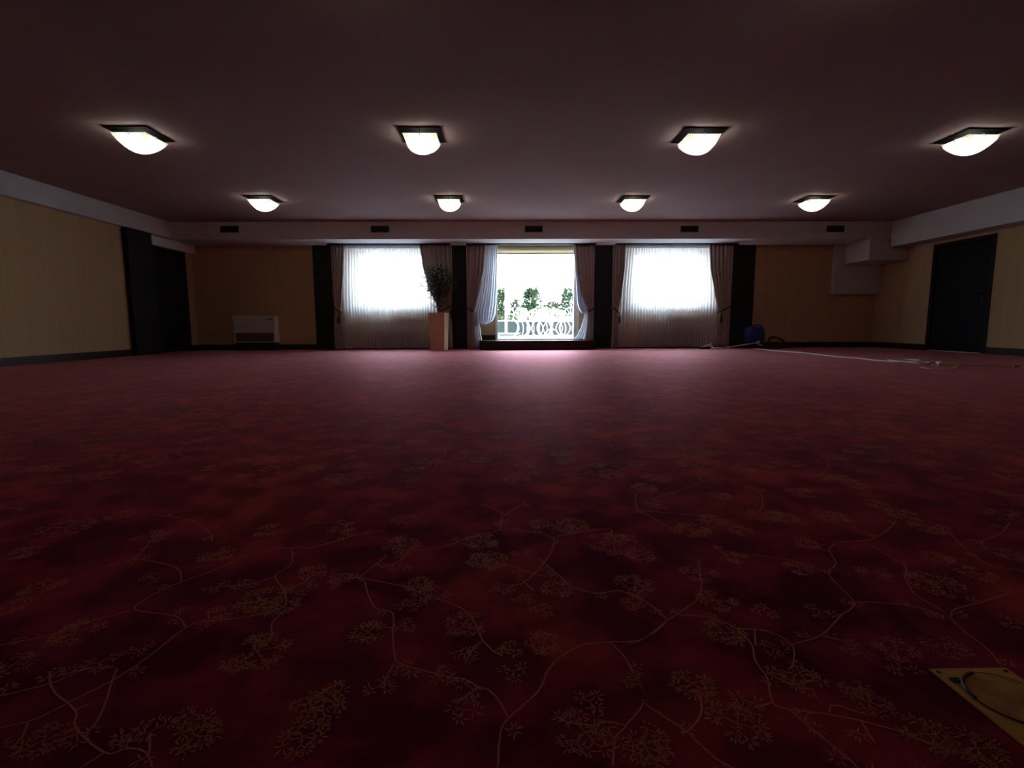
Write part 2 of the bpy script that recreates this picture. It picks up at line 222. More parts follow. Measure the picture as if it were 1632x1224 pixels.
# ------------------------------------------------------------------ floor with its woven vine pattern
def carpet():
    v = []; f = []; mi = []
    v += [(XL-.2, BACK-.02, 0), (XR+.2, BACK-.02, 0), (XR+.2, D+.02, 0), (XL-.2, D+.02, 0), (XL-.2, BACK-.02, -.1), (XR+.2, BACK-.02, -.1), (XR+.2, D+.02, -.1), (XL-.2, D+.02, -.1)]
    f += [(0, 1, 2, 3), (7, 6, 5, 4), (0, 4, 5, 1), (1, 5, 6, 2), (2, 6, 7, 3), (3, 7, 4, 0)]; mi += [0]*6
    zz = [.0004]
    def strip(pts, w, m):
        o = len(v); n = len(pts)
        for i, (x, y) in enumerate(pts):
            a = pts[max(0, i-1)]; b = pts[min(n-1, i+1)]; dx, dy = b[0]-a[0], b[1]-a[1]; l = sqrt(dx*dx+dy*dy) or 1
            ww = w*.5*(.55 if i in (0, n-1) else 1)
            v.append((x-dy/l*ww, y+dx/l*ww, zz[0])); v.append((x+dy/l*ww, y-dx/l*ww, zz[0]))
        for i in range(n-1): f.append((o+2*i, o+2*i+1, o+2*i+3, o+2*i+2)); mi.append(m)
    rnd = random.Random(11)
    def dash(x, y, a, l, w):
        c, s = cos(a), sin(a); o = len(v); hw = w/2
        for p, q in ((0, hw*.6), (l*.6, hw), (l, 0), (l*.6, -hw), (0, -hw*.6)): v.append((x+c*p-s*q, y+s*p+c*q, zz[0]+.0001))
        f.append((o+4, o+3, o+2, o+1, o)); mi.append(1)
    def star(x, y, a, k=1.):
        n = rnd.randint(5, 8)
        for i in range(n):
            b = a+(i/(n-1)-.5)*rnd.uniform(3.2, 4.4)+rnd.uniform(-.15, .15); r0 = rnd.uniform(.003, .007)*k
            dash(x+cos(b)*r0, y+sin(b)*r0, b+rnd.uniform(-.25, .25), rnd.uniform(.007, .013)*k, .0024*k)
    def grow(x, y, a, l, d, w):
        bend = rnd.uniform(-.6, .6); pts = [(x, y)]; n = 3
        for i in range(n): a += bend/n; x += cos(a)*l/n; y += sin(a)*l/n; pts.append((x, y))
        strip(pts, w, 1)
        for i in (1, 2):
            if rnd.random() < .6: dash(pts[i][0], pts[i][1], a+rnd.choice((-1, 1))*rnd.uniform(.6, 1.1), rnd.uniform(.006, .011), .0022)
        if d <= 0: star(x, y, a); return
        for s in ((-1, 1) if rnd.random() < .6 else (-1, 0, 1)): grow(x, y, a+s*rnd.uniform(.45, 1.1), l*rnd.uniform(.65, .9), d-1, w*.9)
    def burst(x, y, r, far=False):
        if far:                       # same clusters, fewer and longer strokes
            n = max(7, int(r*230))
            for i in range(n):
                b = rnd.uniform(0, 2*pi); q = r*sqrt(rnd.random())*.9; dash(x+cos(b)*q*1.2, y+sin(b)*q, b+rnd.uniform(-.5, .5), rnd.uniform(.014, .028), .0036)
            return
        n = 3 if r < .03 else (4 if r < .05 else 6); a0 = rnd.uniform(0, 2*pi)
        for i in range(n):
            dd = 0 if r < .03 else 1; grow(x, y, a0+2*pi*i/n+rnd.uniform(-.3, .3), r*(.6 if dd == 0 else .42), dd, .0018)
        if r > .045:
            for i in range(5): star(x+rnd.uniform(-.5, .5)*r, y+rnd.uniform(-.5, .5)*r, rnd.uniform(0, 6))
    for vn in VINES:
        P = [(p[0], p[1]) for p in smooth_path([(a, b, 0) for a, b in vn], 5)]
        P = [(x+rnd.uniform(-.0006, .0006), y+rnd.uniform(-.0006, .0006)) for x, y in P]
        strip(P, (.0028), 2)
        for q in P[::3]:
            if rnd.random() < .30:
                a = rnd.uniform(0, 2*pi); grow(q[0], q[1], a, rnd.uniform(.008, .018), 0, .0016)
    for x, y, r in BURSTS: burst(x, y, max(.02, r*.95))
    def traced(x, y): return .45 < y < 1.72 and abs(x) < 1.0*(.993*y+.06)
    # the rest of the carpet: wandering vines that carry clusters
    y = -.6
    while y < 11.3:
        st = .16 if y < 4 else (.20 if y < 7 else .26); lim = 1.35*max(.8, y)+.8
        x = max(XL+.1, -lim)
        while x < min(XR-.1, lim):
            px, py = x+rnd.uniform(-.5, .5)*st, y+rnd.uniform(-.5, .5)*st
            if not traced(px, py) and py > -.7:
                far = py > 3.6
                if rnd.random() < .80: burst(px, py, rnd.uniform(.025, .075) if not far else rnd.uniform(.04, .10), far)
                if rnd.random() < (.5 if not far else .3):
                    a = rnd.uniform(0, 2*pi); P = [(px, py)]; cv = rnd.uniform(-.5, .5)
                    for i in range(rnd.randint(6, 16)):
                        cv += rnd.uniform(-.35, .35); cv *= .8; a += cv; P.append((P[-1][0]+cos(a)*.035, P[-1][1]+sin(a)*.035))
                    P = [q for q in P if XL < q[0] < XR and q[1] < D]
                    if len(P) > 2 and not any(traced(*q) for q in P): strip(P, (.0028) if not far else .005, 2)
            x += st
        y += st
    me = bpy.data.meshes.new('floor'); me.from_pydata(v, [], f); me.update()
    for m in (M_carpet, M_pattern, M_pattern2): me.materials.append(m)
    me.polygons.foreach_set('material_index', mi)
    bm = bmesh.new(); bm.from_mesh(me)
    for fc in bm.faces:
        if fc.material_index and fc.normal.z < 0: fc.normal_flip()
    bm.to_mesh(me); bm.free()
    o = bpy.data.objects.new('floor', me); C.objects.link(o); struct(o)
carpet()

# ------------------------------------------------------------------ shell
def far_wall():
    b = MB(); xs = [XL-.2, W1[0], W1[1], WD[0], WD[1], W3[0], W3[1], XR+.2]
    for i in (0, 2, 4, 6): b.box(xs[i], xs[i+1], D, D+T, -.1, H+.1)
    for w in (W1, WD, W3):
        b.box(w[0], w[1], D, D+T, -.1, w[2]); b.box(w[0], w[1], D, D+T, w[3], H+.1)
    return b
struct(far_wall().build('wall_far', M_wall))
DR = (8.88, 10.08, 2.05)     # door in the right wall: y0, y1, height
b = MB().box(XR+.12, XR+.2, DR[0], DR[1], -.1, DR[2]).box(XR, XR+.2, BACK, DR[0], -.1, H+.1).box(XR, XR+.2, DR[1], D, -.1, H+.1).box(XR, XR+.2, DR[0], DR[1], DR[2], H+.1)  # first box: unseen backing added behind the door to stop sky light leaking in
struct(b.build('wall_right', M_wall))
DL = (10.24, 11.34, 2.12)
b = MB().box(XL-.2, XL-.12, DL[0], DL[1], -.1, DL[2]).box(XL-.2, XL, BACK, DL[0], -.1, H+.1).box(XL-.2, XL, DL[1], D, -.1, H+.1).box(XL-.2, XL, DL[0], DL[1], DL[2], H+.1)  # starts with an added backing that blocks outside light behind the left door
struct(b.build('wall_left', M_wall))
struct(MB().box(XL-.2, XR+.2, BACK-.2, BACK, -.1, H+.1).build('wall_near', M_wall))
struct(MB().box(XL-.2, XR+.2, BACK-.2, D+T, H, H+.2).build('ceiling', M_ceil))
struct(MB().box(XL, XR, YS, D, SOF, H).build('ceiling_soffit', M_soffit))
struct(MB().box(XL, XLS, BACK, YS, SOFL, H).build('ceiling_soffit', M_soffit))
struct(MB().box(XRS, XR, BACK, YS, SOFR, H).build('ceiling_soffit', M_soffit))
struct(MB().box(7.70, XR, YS+.02, D, 1.87, SOF).build('ceiling_duct_box', M_soffit))
struct(MB().box(7.49, XR, D-.13, D, 1.205, SOF).build('wall_duct_panel', M_soffit))
struct(MB().box(XL, XL+.09, DL[0]-.02, D-.003, DL[2]+.002, SOF).build('wall_left_header', M_soffit))
# baseboards
for n, bx in (('baseboard_left', (XL, XL+.02, BACK, 9.55)), ('baseboard_right', (XR-.02, XR, BACK, DR[0]-.06)), ('baseboard_right', (XR-.02, XR, DR[1]+.06, D-.02)),
              ('baseboard_far', (XL, -4.21, D-.02, D)), ('baseboard_far', (5.70, XR, D-.02, D)), ('baseboard_far', (-3.79, -1.19, D-.02, D)), ('baseboard_far', (2.49, 5.19, D-.02, D)),
              ('baseboard_left', (XL, XL+.02, DL[1]+.03, D-.02))):
    struct(MB().box(*bx, 0, .12).build(n, M_base, bevel=.004))
for x0, x1 in ((-.80, -.17), (1.74, 2.04)):
    struct(MB().box(x0, x1, D-.018, D, .20, .31).build('baseboard_far', M_base, bevel=.004))
# dark wooden pilasters on the far wall and the one on the left wall
for x0, x1 in ((-4.21, -3.79), (-1.185, -.80), (2.05, 2.485), (5.20, 5.70)):
    struct(MB().box(x0, x1, D-.06, D, 0, SOF).build('wall_pilaster', M_dark, bevel=.005))
struct(MB().box(XL, XL+.10, 9.56, 10.22, 0, SOFL).build('wall_pilaster', M_dark, bevel=.005))
# low carpeted platform in front of the terrace door, rounded front corners
pts = []
for cx, sx in ((-.22, -1), (1.73, 1)):
    seq = [R(180+a*9) for a in range(11)] if sx < 0 else [R(270+a*9) for a in range(11)]
    pts += [(cx+.30*cos(a), 11.22+.30*sin(a)) for a in seq]
pts += [(2.03, D), (-.52, D)]
st = MB().prism(pts, 0, .20).build('floor_platform', M_base, bevel=.008); struct(st)

# ------------------------------------------------------------------ windows and terrace door
def frame_rect(b, x0, x1, z0, z1, w, y0, y1, bottom=True):
    b.box(x0, x0+w, y0, y1, z0, z1).box(x1-w, x1, y0, y1, z0, z1).box(x0+w, x1-w, y0, y1, z1-w, z1)
    if bottom: b.box(x0+w, x1-w, y0, y1, z0, z0+w)
    return b
for nm, w in (('window_1', W1), ('window_3', W3)):
    e = struct(empty(nm, ((w[0]+w[1])/2, D+.25, w[2]))); ox, oy, oz = e.location
    def part(b, n, m, **k): o = b.build(n, m, e, **k); o.location = (-ox, -oy, -oz); return o
    part(frame_rect(MB(), w[0], w[1], w[2], w[3], .05, D+.20, D+.27), 'window_frame', M_white, bevel=.004)
    part(frame_rect(MB(), w[0]+.052, w[1]-.052, w[2]+.052, w[3]-.052, .045, D+.205, D+.262), 'window_sash', M_white, bevel=.004)
    part(MB().box(w[0]+.09, w[1]-.09, D+.23, D+.238, w[2]+.09, w[3]-.09), 'pane', M_pane)
    part(MB().box(w[0]-.03, w[1]+.03, D-.05, D+.20, w[2]-.028, w[2]-.0005), 'window_sill', M_white, bevel=.006)
e = struct(empty('door_1', (.785, D+.15, .2))); ox, oy, oz = e.location
def dpart(b, n, m, par=None, **k): o = b.build(n, m, par or e, **k); o.location = (-ox, -oy, -oz) if par is None else (0, 0, 0); return o
dpart(frame_rect(MB(), WD[0], WD[1], WD[2], WD[3], .055, D+.04, D+.16, bottom=False), 'door_frame', M_white, bevel=.005)
dpart(MB().box(WD[0]+.055, WD[1]-.055, D-.01, D+.30, .19, .222), 'threshold', M_white, bevel=.006)
dpart(MB().box(WD[0]+.055, WD[1]-.055, D-.01, D+.05, 2.212, 2.258), 'roller_blind_box', M_cream, bevel=.006)
dpart(MB().box(WD[0]+.055, WD[1]-.055, D+.085, D+.088, 2.150, 2.205), 'blind_hem', M_blind)
dpart(MB().box(WD[1]-.115, WD[1]-.06, D+.06, D+.14, .223, 2.15), 'sliding_leaf_stile', M_white, bevel=.004)
dpart(MB().box(WD[0]+.055, WD[1]-.055, D+.06, D+.12, 2.120, 2.150), 'top_rail', M_white, bevel=.004)
dpart(MB().box(WD[0]+.055, WD[1]-.12, D+.09, D+.096, .224, 2.118), 'pane', M_pane)

# ------------------------------------------------------------------ side doors
def side_door(name, x, s, y0, y1, h, handle_y):
    e = struct(empty(name, (x, (y0+y1)/2, 0))); ox, oy, oz = e.location
    def part(b, n, m, par=None, **k): o = b.build(n, m, par or e, **k); o.location = (-ox, -oy, 0) if par is None else (0, 0, 0); return o
    f = MB(); xa, xb = (x-.012, x+.09) if s > 0 else (x-.09, x+.012)
    f.box(xa, xb, y0-.05, y0+.03, 0, h+.03).box(xa, xb, y1-.03, y1+.05, 0, h+.03).box(xa, xb, y0+.03, y1-.03, h-.03, h+.03)
    part(f, 'door_frame', M_dark, bevel=.003)
    xl = x+s*.03
    lf = part(MB().box(xl, xl+s*.045, y0+.033, y1-.033, .012, h-.033), 'door_leaf', M_door, bevel=.003)
    hd = MB().box(xl-s*.008, xl, handle_y-.02, handle_y+.02, .90, 1.13)
    hd.tube([(xl, handle_y, 1.06), (xl-s*.05, handle_y, 1.06), (xl-s*.055, handle_y+.12, 1.06)], .010)
    part(hd, 'door_handle', M_darkmetal, lf)
    return part
p = side_door('door_2', XR, 1, DR[0], DR[1], DR[2], 9.02)
p(MB().box(XR-.02, XR+.03, DR[0]+.035, DR[1]-.035, .0005, .012), 'threshold', M_chrome)
side_door('door_3', XL, -1, DL[0], DL[1], DL[2], 10.36)

# ------------------------------------------------------------------ curtains
def interp(rows, z):
    for a, b in zip(rows, rows[1:]):
        if a[0] >= z >= b[0]:
            t = (a[0]-z)/((a[0]-b[0]) or 1); t = t*t*(3-2*t)*.5+t*.5
            return [p+(q-p)*t for p, q in zip(a[1:], b[1:])]
    return rows[-1][1:]
def cloth(rows, y, folds, seed, nz=44, nu=None, phase=0.):
    rows = [(z, a*KX, b_*KX, c, d) for z, a, b_, c, d in rows]
    """rows: (z, x_left, x_right, fold_depth, y_shift) from top to hem"""
    rnd = random.Random(seed); nu = nu or folds*9; b = MB(); vs = []
    jit = [rnd.uniform(-.45, .45) for _ in range(folds+2)]; amp = [rnd.uniform(.6, 1.25) for _ in range(folds+2)]
    z0, z1 = rows[0][0], rows[-1][0]
    for i in range(nz+1):
        z = z0+(z1-z0)*i/nz; l, r, a, ys = interp(rows, z)
        for k in range(nu+1):
            u = k/nu; q = u*folds; c = int(q); w = q-c
            j = jit[c]*(1-w)+jit[c+1]*w; am = amp[c]*(1-w)+amp[c+1]*w
            x = l+(r-l)*u+a*.35*am*sin(4*pi*q+j+1.3*phase)
            yy = y+ys-a*am*cos(2*pi*q+j*1.7+.5*sin(z*2.2+c)+phase)
            vs.append((x, yy, z+.004*sin(q*5+j)*(1 if i == nz else 0)))
    n = nu+1
    fs = [(i*n+k, i*n+k+1, (i+1)*n+k+1, (i+1)*n+k) for i in range(nz) for k in range(nu)]
    return b.add(vs, fs)
def band(xa, xb, za, zb, y, r=.016, depth=.07):
    """tieback: loop of cord round the gathered cloth"""
    P = []; xa *= KX; xb *= KX
    for k in range(20):
        a = 2*pi*k/20; u = .5+.5*cos(a); P.append((xa+(xb-xa)*u, y-depth*sin(a), za+(zb-za)*u))
    return MB().tube(P, r, 8, closed=True)
def drape(label, rows, y, folds, seed, tie=None, tassel=None, group='taupe drapes beside the windows'):
    cx = KX*(rows[0][1]+rows[0][2])/2; e = empty('curtain', (cx, y, 0)); tag(e, label, 'curtain', group)
    o = cloth(rows, y, folds, seed).build('drape', M_drape, e, smooth=True, solid=.003); o.location = (-cx, -y, 0)
    if tie:
        o = band(*tie, y).build('tieback', M_tie, e, smooth=True); o.location = (-cx, -y, 0)
    if tassel:
        x, z = tassel; x *= KX; t = MB().tube([(x, y-.085, z+.02), (x, y-.088, z-.05)], .006, 6)
        t.lathe([(.008, z-.04), (.020, z-.055), (.022, z-.075), (.017, z-.085), (.026, z-.10), (.030, z-.21), (.024, z-.215)], x, y-.088, 12)
        o = t.build('tassel', M_tie, e, smooth=True); o.location = (-cx, -y, 0)
YD, YSH = 11.37, 11.46; KX = .984
zt = 2.272
# window 1
drape('taupe drape left of the left sheer window, against the far-left dark pilaster', [(zt, -3.78, -3.50, .030, 0), (1.7, -3.78, -3.53, .030, 0), (1.15, -3.77, -3.59, .028, 0), (.85, -3.75, -3.64, .016, 0), (.6, -3.78, -3.62, .022, 0), (.025, -3.78, -3.58, .030, 0)], YD, 4, 1, (-3.79, -3.62, .95, .83), (-3.66, .80))
drape('taupe drape behind the potted fig, right of the left sheer window', [(zt, -1.83, -1.12, .032, 0), (1.9, -1.79, -1.12, .032, 0), (1.4, -1.68, -1.12, .030, 0), (.95, -1.48, -1.14, .022, 0), (.82, -1.42, -1.18, .018, 0), (.6, -1.42, -1.15, .024, 0), (.025, -1.44, -1.14, .030, 0)], YD, 7, 2, (-1.45, -1.13, .82, .95))
# terrace door
drape('taupe drape left of the terrace door', [(zt, -.80, -.385, .030, 0), (1.8, -.80, -.42, .030, 0), (1.25, -.80, -.54, .026, 0), (.85, -.80, -.63, .018, 0), (.7, -.80, -.63, .02, 0), (.025, -.80, -.55, .030, 0)], YD+.03, 5, 3, (-.80, -.60, .92, .77), (-.62, .74), group='taupe drapes beside the terrace door')
drape('taupe drape right of the terrace door', [(zt, 1.62, 2.06, .030, 0), (1.8, 1.65, 2.06, .030, 0), (1.25, 1.76, 2.06, .026, 0), (.85, 1.89, 2.06, .018, 0), (.7, 1.90, 2.06, .02, 0), (.025, 1.82, 2.06, .030, 0)], YD+.03, 5, 4, (1.86, 2.07, .77, .92), group='taupe drapes beside the terrace door')
# window 3
drape('taupe drape left of the right sheer window', [(zt, 2.46, 2.745, .030, 0), (1.8, 2.46, 2.735, .030, 0), (1.25, 2.46, 2.68, .026, 0), (.82, 2.48, 2.61, .018, 0), (.6, 2.49, 2.62, .02, 0), (.025, 2.46, 2.63, .030, 0)], YD, 4, 5, (2.46, 2.62, .92, .79), (2.62, .78))
drape('taupe drape right of the right sheer window, beside the far-right dark pilaster', [(zt, 4.62, 5.16, .032, 0), (1.8, 4.66, 5.16, .030, 0), (1.25, 4.78, 5.15, .026, 0), (.82, 4.90, 5.12, .018, 0), (.6, 4.90, 5.13, .022, 0), (.025, 4.86, 5.16, .030, 0)], YD, 6, 6, (4.87, 5.14, .80, .92), (4.93, .78))
def sheer(label, rows, folds, seed, m=M_sheer, y=YSH, group='white sheer curtains over the two windows'):
    cx = KX*(rows[0][1]+rows[0][2])/2; e = empty('sheer_curtain', (cx, y, 0)); tag(e, label, 'curtain', group)
    o = cloth(rows, y, folds, seed, nz=30).build('voile', m, e, smooth=True); o.location = (-cx, -y, 0)
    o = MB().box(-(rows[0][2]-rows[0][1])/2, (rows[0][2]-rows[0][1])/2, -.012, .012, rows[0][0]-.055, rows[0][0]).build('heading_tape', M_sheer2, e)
    return e
sheer('left half of the white sheer curtain over the left window', [(zt, -3.56, -2.50, .014, 0), (1.2, -3.60, -2.49, .022, 0), (.03, -3.60, -2.48, .028, 0)], 17, 21)
sheer('right half of the white sheer curtain over the left window, beside the fig', [(zt, -2.51, -1.45, .014, .034), (1.2, -2.51, -1.42, .018, .040), (.03, -2.51, -1.40, .020, .048)], 17, 22)
sheer('left half of the white sheer curtain over the right window', [(zt, 2.70, 3.78, .014, 0), (1.2, 2.62, 3.80, .022, 0), (.03, 2.58, 3.82, .028, 0)], 18, 23)
sheer('right half of the white sheer curtain over the right window', [(zt, 3.77, 4.82, .014, .034), (1.2, 3.77, 4.92, .018, .040), (.03, 3.77, 4.92, .020, .048)], 17, 24)
def tied_sheer(label, up, tail, tie, seed):
    cx = tie[0]*KX; e = empty('sheer_curtain', (cx, YSH-.05, 0)); tag(e, label, 'curtain', 'tied-back white sheers at the terrace door')
    for nm, rows, fo, sd in (('voile', up, 8, seed), ('voile_tail', tail, 4, seed+1)):
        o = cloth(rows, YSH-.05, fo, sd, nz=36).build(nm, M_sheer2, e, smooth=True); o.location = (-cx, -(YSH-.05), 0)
    o = band(*tie, YSH-.05, .012, .05).build('tieback', M_tie, e, smooth=True); o.location = (-cx, -(YSH-.05), 0)
tied_sheer('white sheer tied back at the left side of the terrace door',
           [(zt, -.39, -.10, .018, 0), (1.9, -.42, -.11, .02, 0), (1.4, -.50, -.12, .026, -.01), (1.05, -.585, -.13, .036, -.04), (.80, -.66, -.15, .045, -.07), (.66, -.62, -.20, .045, -.07), (.585, -.55, -.28, .03, -.05), (.56, -.48, -.36, .012, -.03)],
           [(.84, -.65, -.56, .012, -.10), (.72, -.66, -.58, .014, -.12), (.45, -.64, -.50, .018, -.13), (.21, -.62, -.47, .02, -.14), (.09, -.61, -.47, .02, -.14)], (-.70, -.56, .86, .76), 31)
tied_sheer('white sheer tied back right of the terrace door, its tail trailing on the platform',
           [(zt, 1.58, 1.65, .012, 0), (1.9, 1.62, 1.69, .014, 0), (1.4, 1.66, 1.77, .02, -.01), (1.05, 1.68, 1.86, .03, -.03), (.88, 1.72, 1.92, .035, -.05), (.80, 1.78, 1.91, .03, -.05), (.77, 1.83, 1.89, .012, -.03)],
           [(.84, 1.84, 1.92, .010, -.10), (.72, 1.83, 1.91, .012, -.12), (.5, 1.76, 1.90, .018, -.13), (.32, 1.68, 1.88, .02, -.14), (.225, 1.60, 1.86, .02, -.15)], (1.82, 1.95, .76, .86), 33)
for lab, x0, x1 in (('curtain rail above the left sheer window', -3.79, -1.13), ('curtain rail above the terrace door', -.79, 2.04), ('curtain rail above the right sheer window', 2.49, 5.19)):
    o = MB().box(x0, x1, YD-.06, YSH+.03, zt+.002, SOF-.0005).build('curtain_rail', M_darkmetal, bevel=.003); tag(o, lab, 'curtain rail', 'curtain rails under the far soffit')

# ------------------------------------------------------------------ air vents on the soffit face
def vent():
    e = empty('air_vent', (0, YS, 2.497))
    f = frame_rect(MB(), -.185, .185, -.065, .065, .014, -.014, -.0005)
    f.build('vent_frame', M_vent, e, bevel=.002)
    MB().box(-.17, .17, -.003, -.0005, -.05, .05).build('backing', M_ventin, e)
    s = MB()
    for k in range(8):
        z = -.046+k*.0125; s.add([(-.17, -.012, z), (.17, -.012, z), (.17, -.004, z+.008), (-.17, -.004, z+.008), (-.17, -.012, z+.0015), (.17, -.012, z+.0015), (.17, -.004, z+.0095), (-.17, -.004, z+.0095)],
                                 [(0, 1, 2, 3), (7, 6, 5, 4), (0, 4, 5, 1), (3, 2, 6, 7), (0, 3, 7, 4), (1, 5, 6, 2)])
    s.build('louvres', M_vent, e); return e
ve = vent(); VL = ['leftmost air vent on the far soffit, above the wall convector', 'second air vent from the left, above the left sheer window', 'middle air vent, above the terrace door', 'fourth air vent from the left, above the right sheer window', 'rightmost air vent on the far soffit, nearest the duct box']
for i, x in enumerate((-5.56, -2.505, .647, 3.877, 6.93)):
    if i == 0: ve.location.x = x; tag(ve, VL[0], 'air vent', 'dark air vents along the far soffit')
    else: dup(ve, (x, YS, 2.497), 0, VL[i])

# ------------------------------------------------------------------ ceiling lamps
def lamp():
    e = empty('ceiling_lamp', (0, 0, H))
    MB().box(-.232, .232, -.232, .232, -.012, -.0005).build('mounting_plate', mat('matt_black_paint', (.004, .004, .004), .9, 0, .02), e, bevel=.003)
    n = 16; vs = []; hw = .186
    for i in range(n+1):
        for j in range(n+1):
            u, w = 2*i/n-1, 2*j/n-1
            vs.append((u*hw*(1-.03*(1-w*w)), w*hw*(1-.03*(1-u*u)), -.050-.156*((1-u*u)*(1-w*w))**.45))
    fs = [(i*(n+1)+j, (i+1)*(n+1)+j, (i+1)*(n+1)+j+1, i*(n+1)+j+1) for i in range(n) for j in range(n)]
    MB().add(vs, fs).build('glass_dish', M_dish, e, smooth=True)
    for x, y in ((-1, 0), (1, 0), (0, -1), (0, 1)):
        MB().tube([(x*.12, y*.12, -.011), (x*.165, y*.165, -.03), (x*.190, y*.190, -.052), (x*.174, y*.174, -.070)], .0035, 6).build('clip', M_darkmetal, e)
    MB().lathe([(.022, -.050), (.022, -.013)], 0, 0, 16).build('lamp_holder', M_darkmetal, e)
    l = bpy.data.lights.new('bulb', 'POINT'); l.energy = LAMP_W; l.color = (1, .96, .86); l.shadow_soft_size = .028
    lo = bpy.data.objects.new('bulb', l); C.objects.link(lo); lo.parent = e; lo.location = (0, 0, -.088)
    return e
LAMP_W = 4.1
l0 = lamp(); first = True
cols = ['far left', 'centre left', 'centre right', 'far right']
for r, (y, rn) in enumerate(((5.93, 'front row'), (8.83, 'back row nearest the soffit'), (3.02, 'row just over the photographer'))):
    for i in range(4):
        x = -3.975+3.09*i; lab = 'square glass dish ceiling lamp, %s one of the %s' % (cols[i], rn)
        if first: l0.location = (x, y, H); tag(l0, lab, 'ceiling lamp', 'square glass ceiling lamps'); first = False
        else: dup(l0, (x, y, H), 0, lab)

# ------------------------------------------------------------------ convectors
def convector(label, x0, x1, z0, z1, ypr):
    e = empty('convector_heater', ((x0+x1)/2, D, z0)); w = (x1-x0)/2; h = z1-z0; tag(e, label, 'heater', 'wall convectors')
    g = h*.36; d = -ypr
    b = MB().box(-w, w, d, -.001, g, h); b.box(-w, -w+.025, d, -.001, .0, g).box(w-.035, w, d, -.001, 0, g).box(-w+.025, w-.035, d, -.001, 0, .018)
    b.build('casing', M_conv, e, bevel=.008)
    MB().box(-w+.02, w-.02, d+.03, -.022, -z0+.0005, -.0005).build('plinth', M_black, e)
    s = MB().box(-w+.03, w-.04, d+.03, d+.035, .02, g-.002)
    for k in range(9): z = .03+k*(g-.035)/9; s.box(-w+.03, w-.04, d+.010, d+.028, z, z+.006)
    s.build('grille', M_grille, e)
    MB().box(w-.17, w-.05, d-.004, d-.0005, h-.10, h-.075).build('control_flap', M_grille, e)
    return e
convector('cream wall convector on the dark left part of the far wall', -5.97, -5.06, .17, .765, .22)
convector('convector behind the sheer under the left window', -2.90, -2.00, .165, .73, .10)
convector('convector behind the sheer under the right window', 3.34, 4.33, .165, .735, .10)

# ------------------------------------------------------------------ potted fig
pe = empty('potted_fig', (-1.372, 10.98, 0), R(-9)); tag(pe, 'bushy dark green fig in a tall square cream planter beside the left window', 'potted plant')
def sq(w): return [(-w, -w), (w, -w), (w, w), (-w, w)]
pb = MB(); 
b0, b1 = .152, .178
vs = [(x, y, z) for w, z in ((b0, 0), (b1, .80), (b1-.018, .80), (b1-.020, .72)) for x, y in sq(w)]
fs = [(0, 1, 2, 3), (12, 13, 14, 15)] + [(r*4+i, r*4+(i+1) % 4, (r+1)*4+(i+1) % 4, (r+1)*4+i) for r in range(3) for i in range(4)]
pb.add(vs, fs); pb.build('planter', M_pot, pe, bevel=.006)
MB().prism(sq(.157), .715, .735).build('soil', M_soil, pe)
tr = MB(); rnd = random.Random(5); tips = []
tr.tube(smooth_path([(0, 0, .72), (.02, .01, .95), (-.01, 0, 1.15), (.01, 0, 1.4)], 4), [.022]*9+[.018]*3+[.014], 8)
tr.tube(smooth_path([(.02, .02, .72), (-.03, .03, .95), (.03, -.01, 1.15), (.04, .02, 1.35)], 4), .014, 8)
for k in range(16):
    a = k*2.4; z = rnd.uniform(1.0, 1.35); q = rnd.uniform(.16, .33); t = (cos(a)*q*1.1, sin(a)*q, z+rnd.uniform(.0, .42))
    tr.tube(smooth_path([(0, 0, z), (t[0]*.5, t[1]*.5, z+(t[2]-z)*.65), t], 3), .006, 5); tips.append(t)
tr.build('trunk', M_bark, pe, smooth=True)
lf = MB()
def leaf(b, p, a, tilt, L, W):
    d = Vector((cos(a)*cos(tilt), sin(a)*cos(tilt), sin(tilt))); s = Vector((-sin(a), cos(a), 0)); u = s.cross(d)
    p = Vector(p); v = [p, p+d*L*.35+s*W-u*L*.05, p+d*L*.75+s*W*.7-u*L*.12, p+d*L-u*L*.25, p+d*L*.75-s*W*.7-u*L*.12, p+d*L*.35-s*W-u*L*.05, p+d*L*.45-u*L*.09]
    b.add(v, [(0, 1, 6), (1, 2, 6), (2, 3, 6), (3, 4, 6), (4, 5, 6), (5, 0, 6)])
for k in range(1100):
    a = rnd.uniform(0, 2*pi); ph = rnd.uniform(-1, 1); q = rnd.random()**.45
    cr = sqrt(1-ph*ph)*q; x, y, z = cr*cos(a)*.375, cr*sin(a)*.29, 1.45+ph*q*.37
    if z < 1.2: x *= .75; y *= .75
    if sin(x*17+3*z)*cos(z*13+y*9) > .62: continue
    leaf(lf, (x, y, z), a+rnd.uniform(-.9, .9), rnd.uniform(-1.1, .25), rnd.uniform(.055, .09), rnd.uniform(.014, .021))
for k in range(90):
    a = rnd.uniform(0, 2*pi); z = rnd.uniform(.92, 1.2); q = rnd.uniform(.03, .13)
    leaf(lf, (cos(a)*q, sin(a)*q, z), a, rnd.uniform(-1.1, 0), rnd.uniform(.05, .08), .017)
lf.build('foliage', M_leaf, pe)

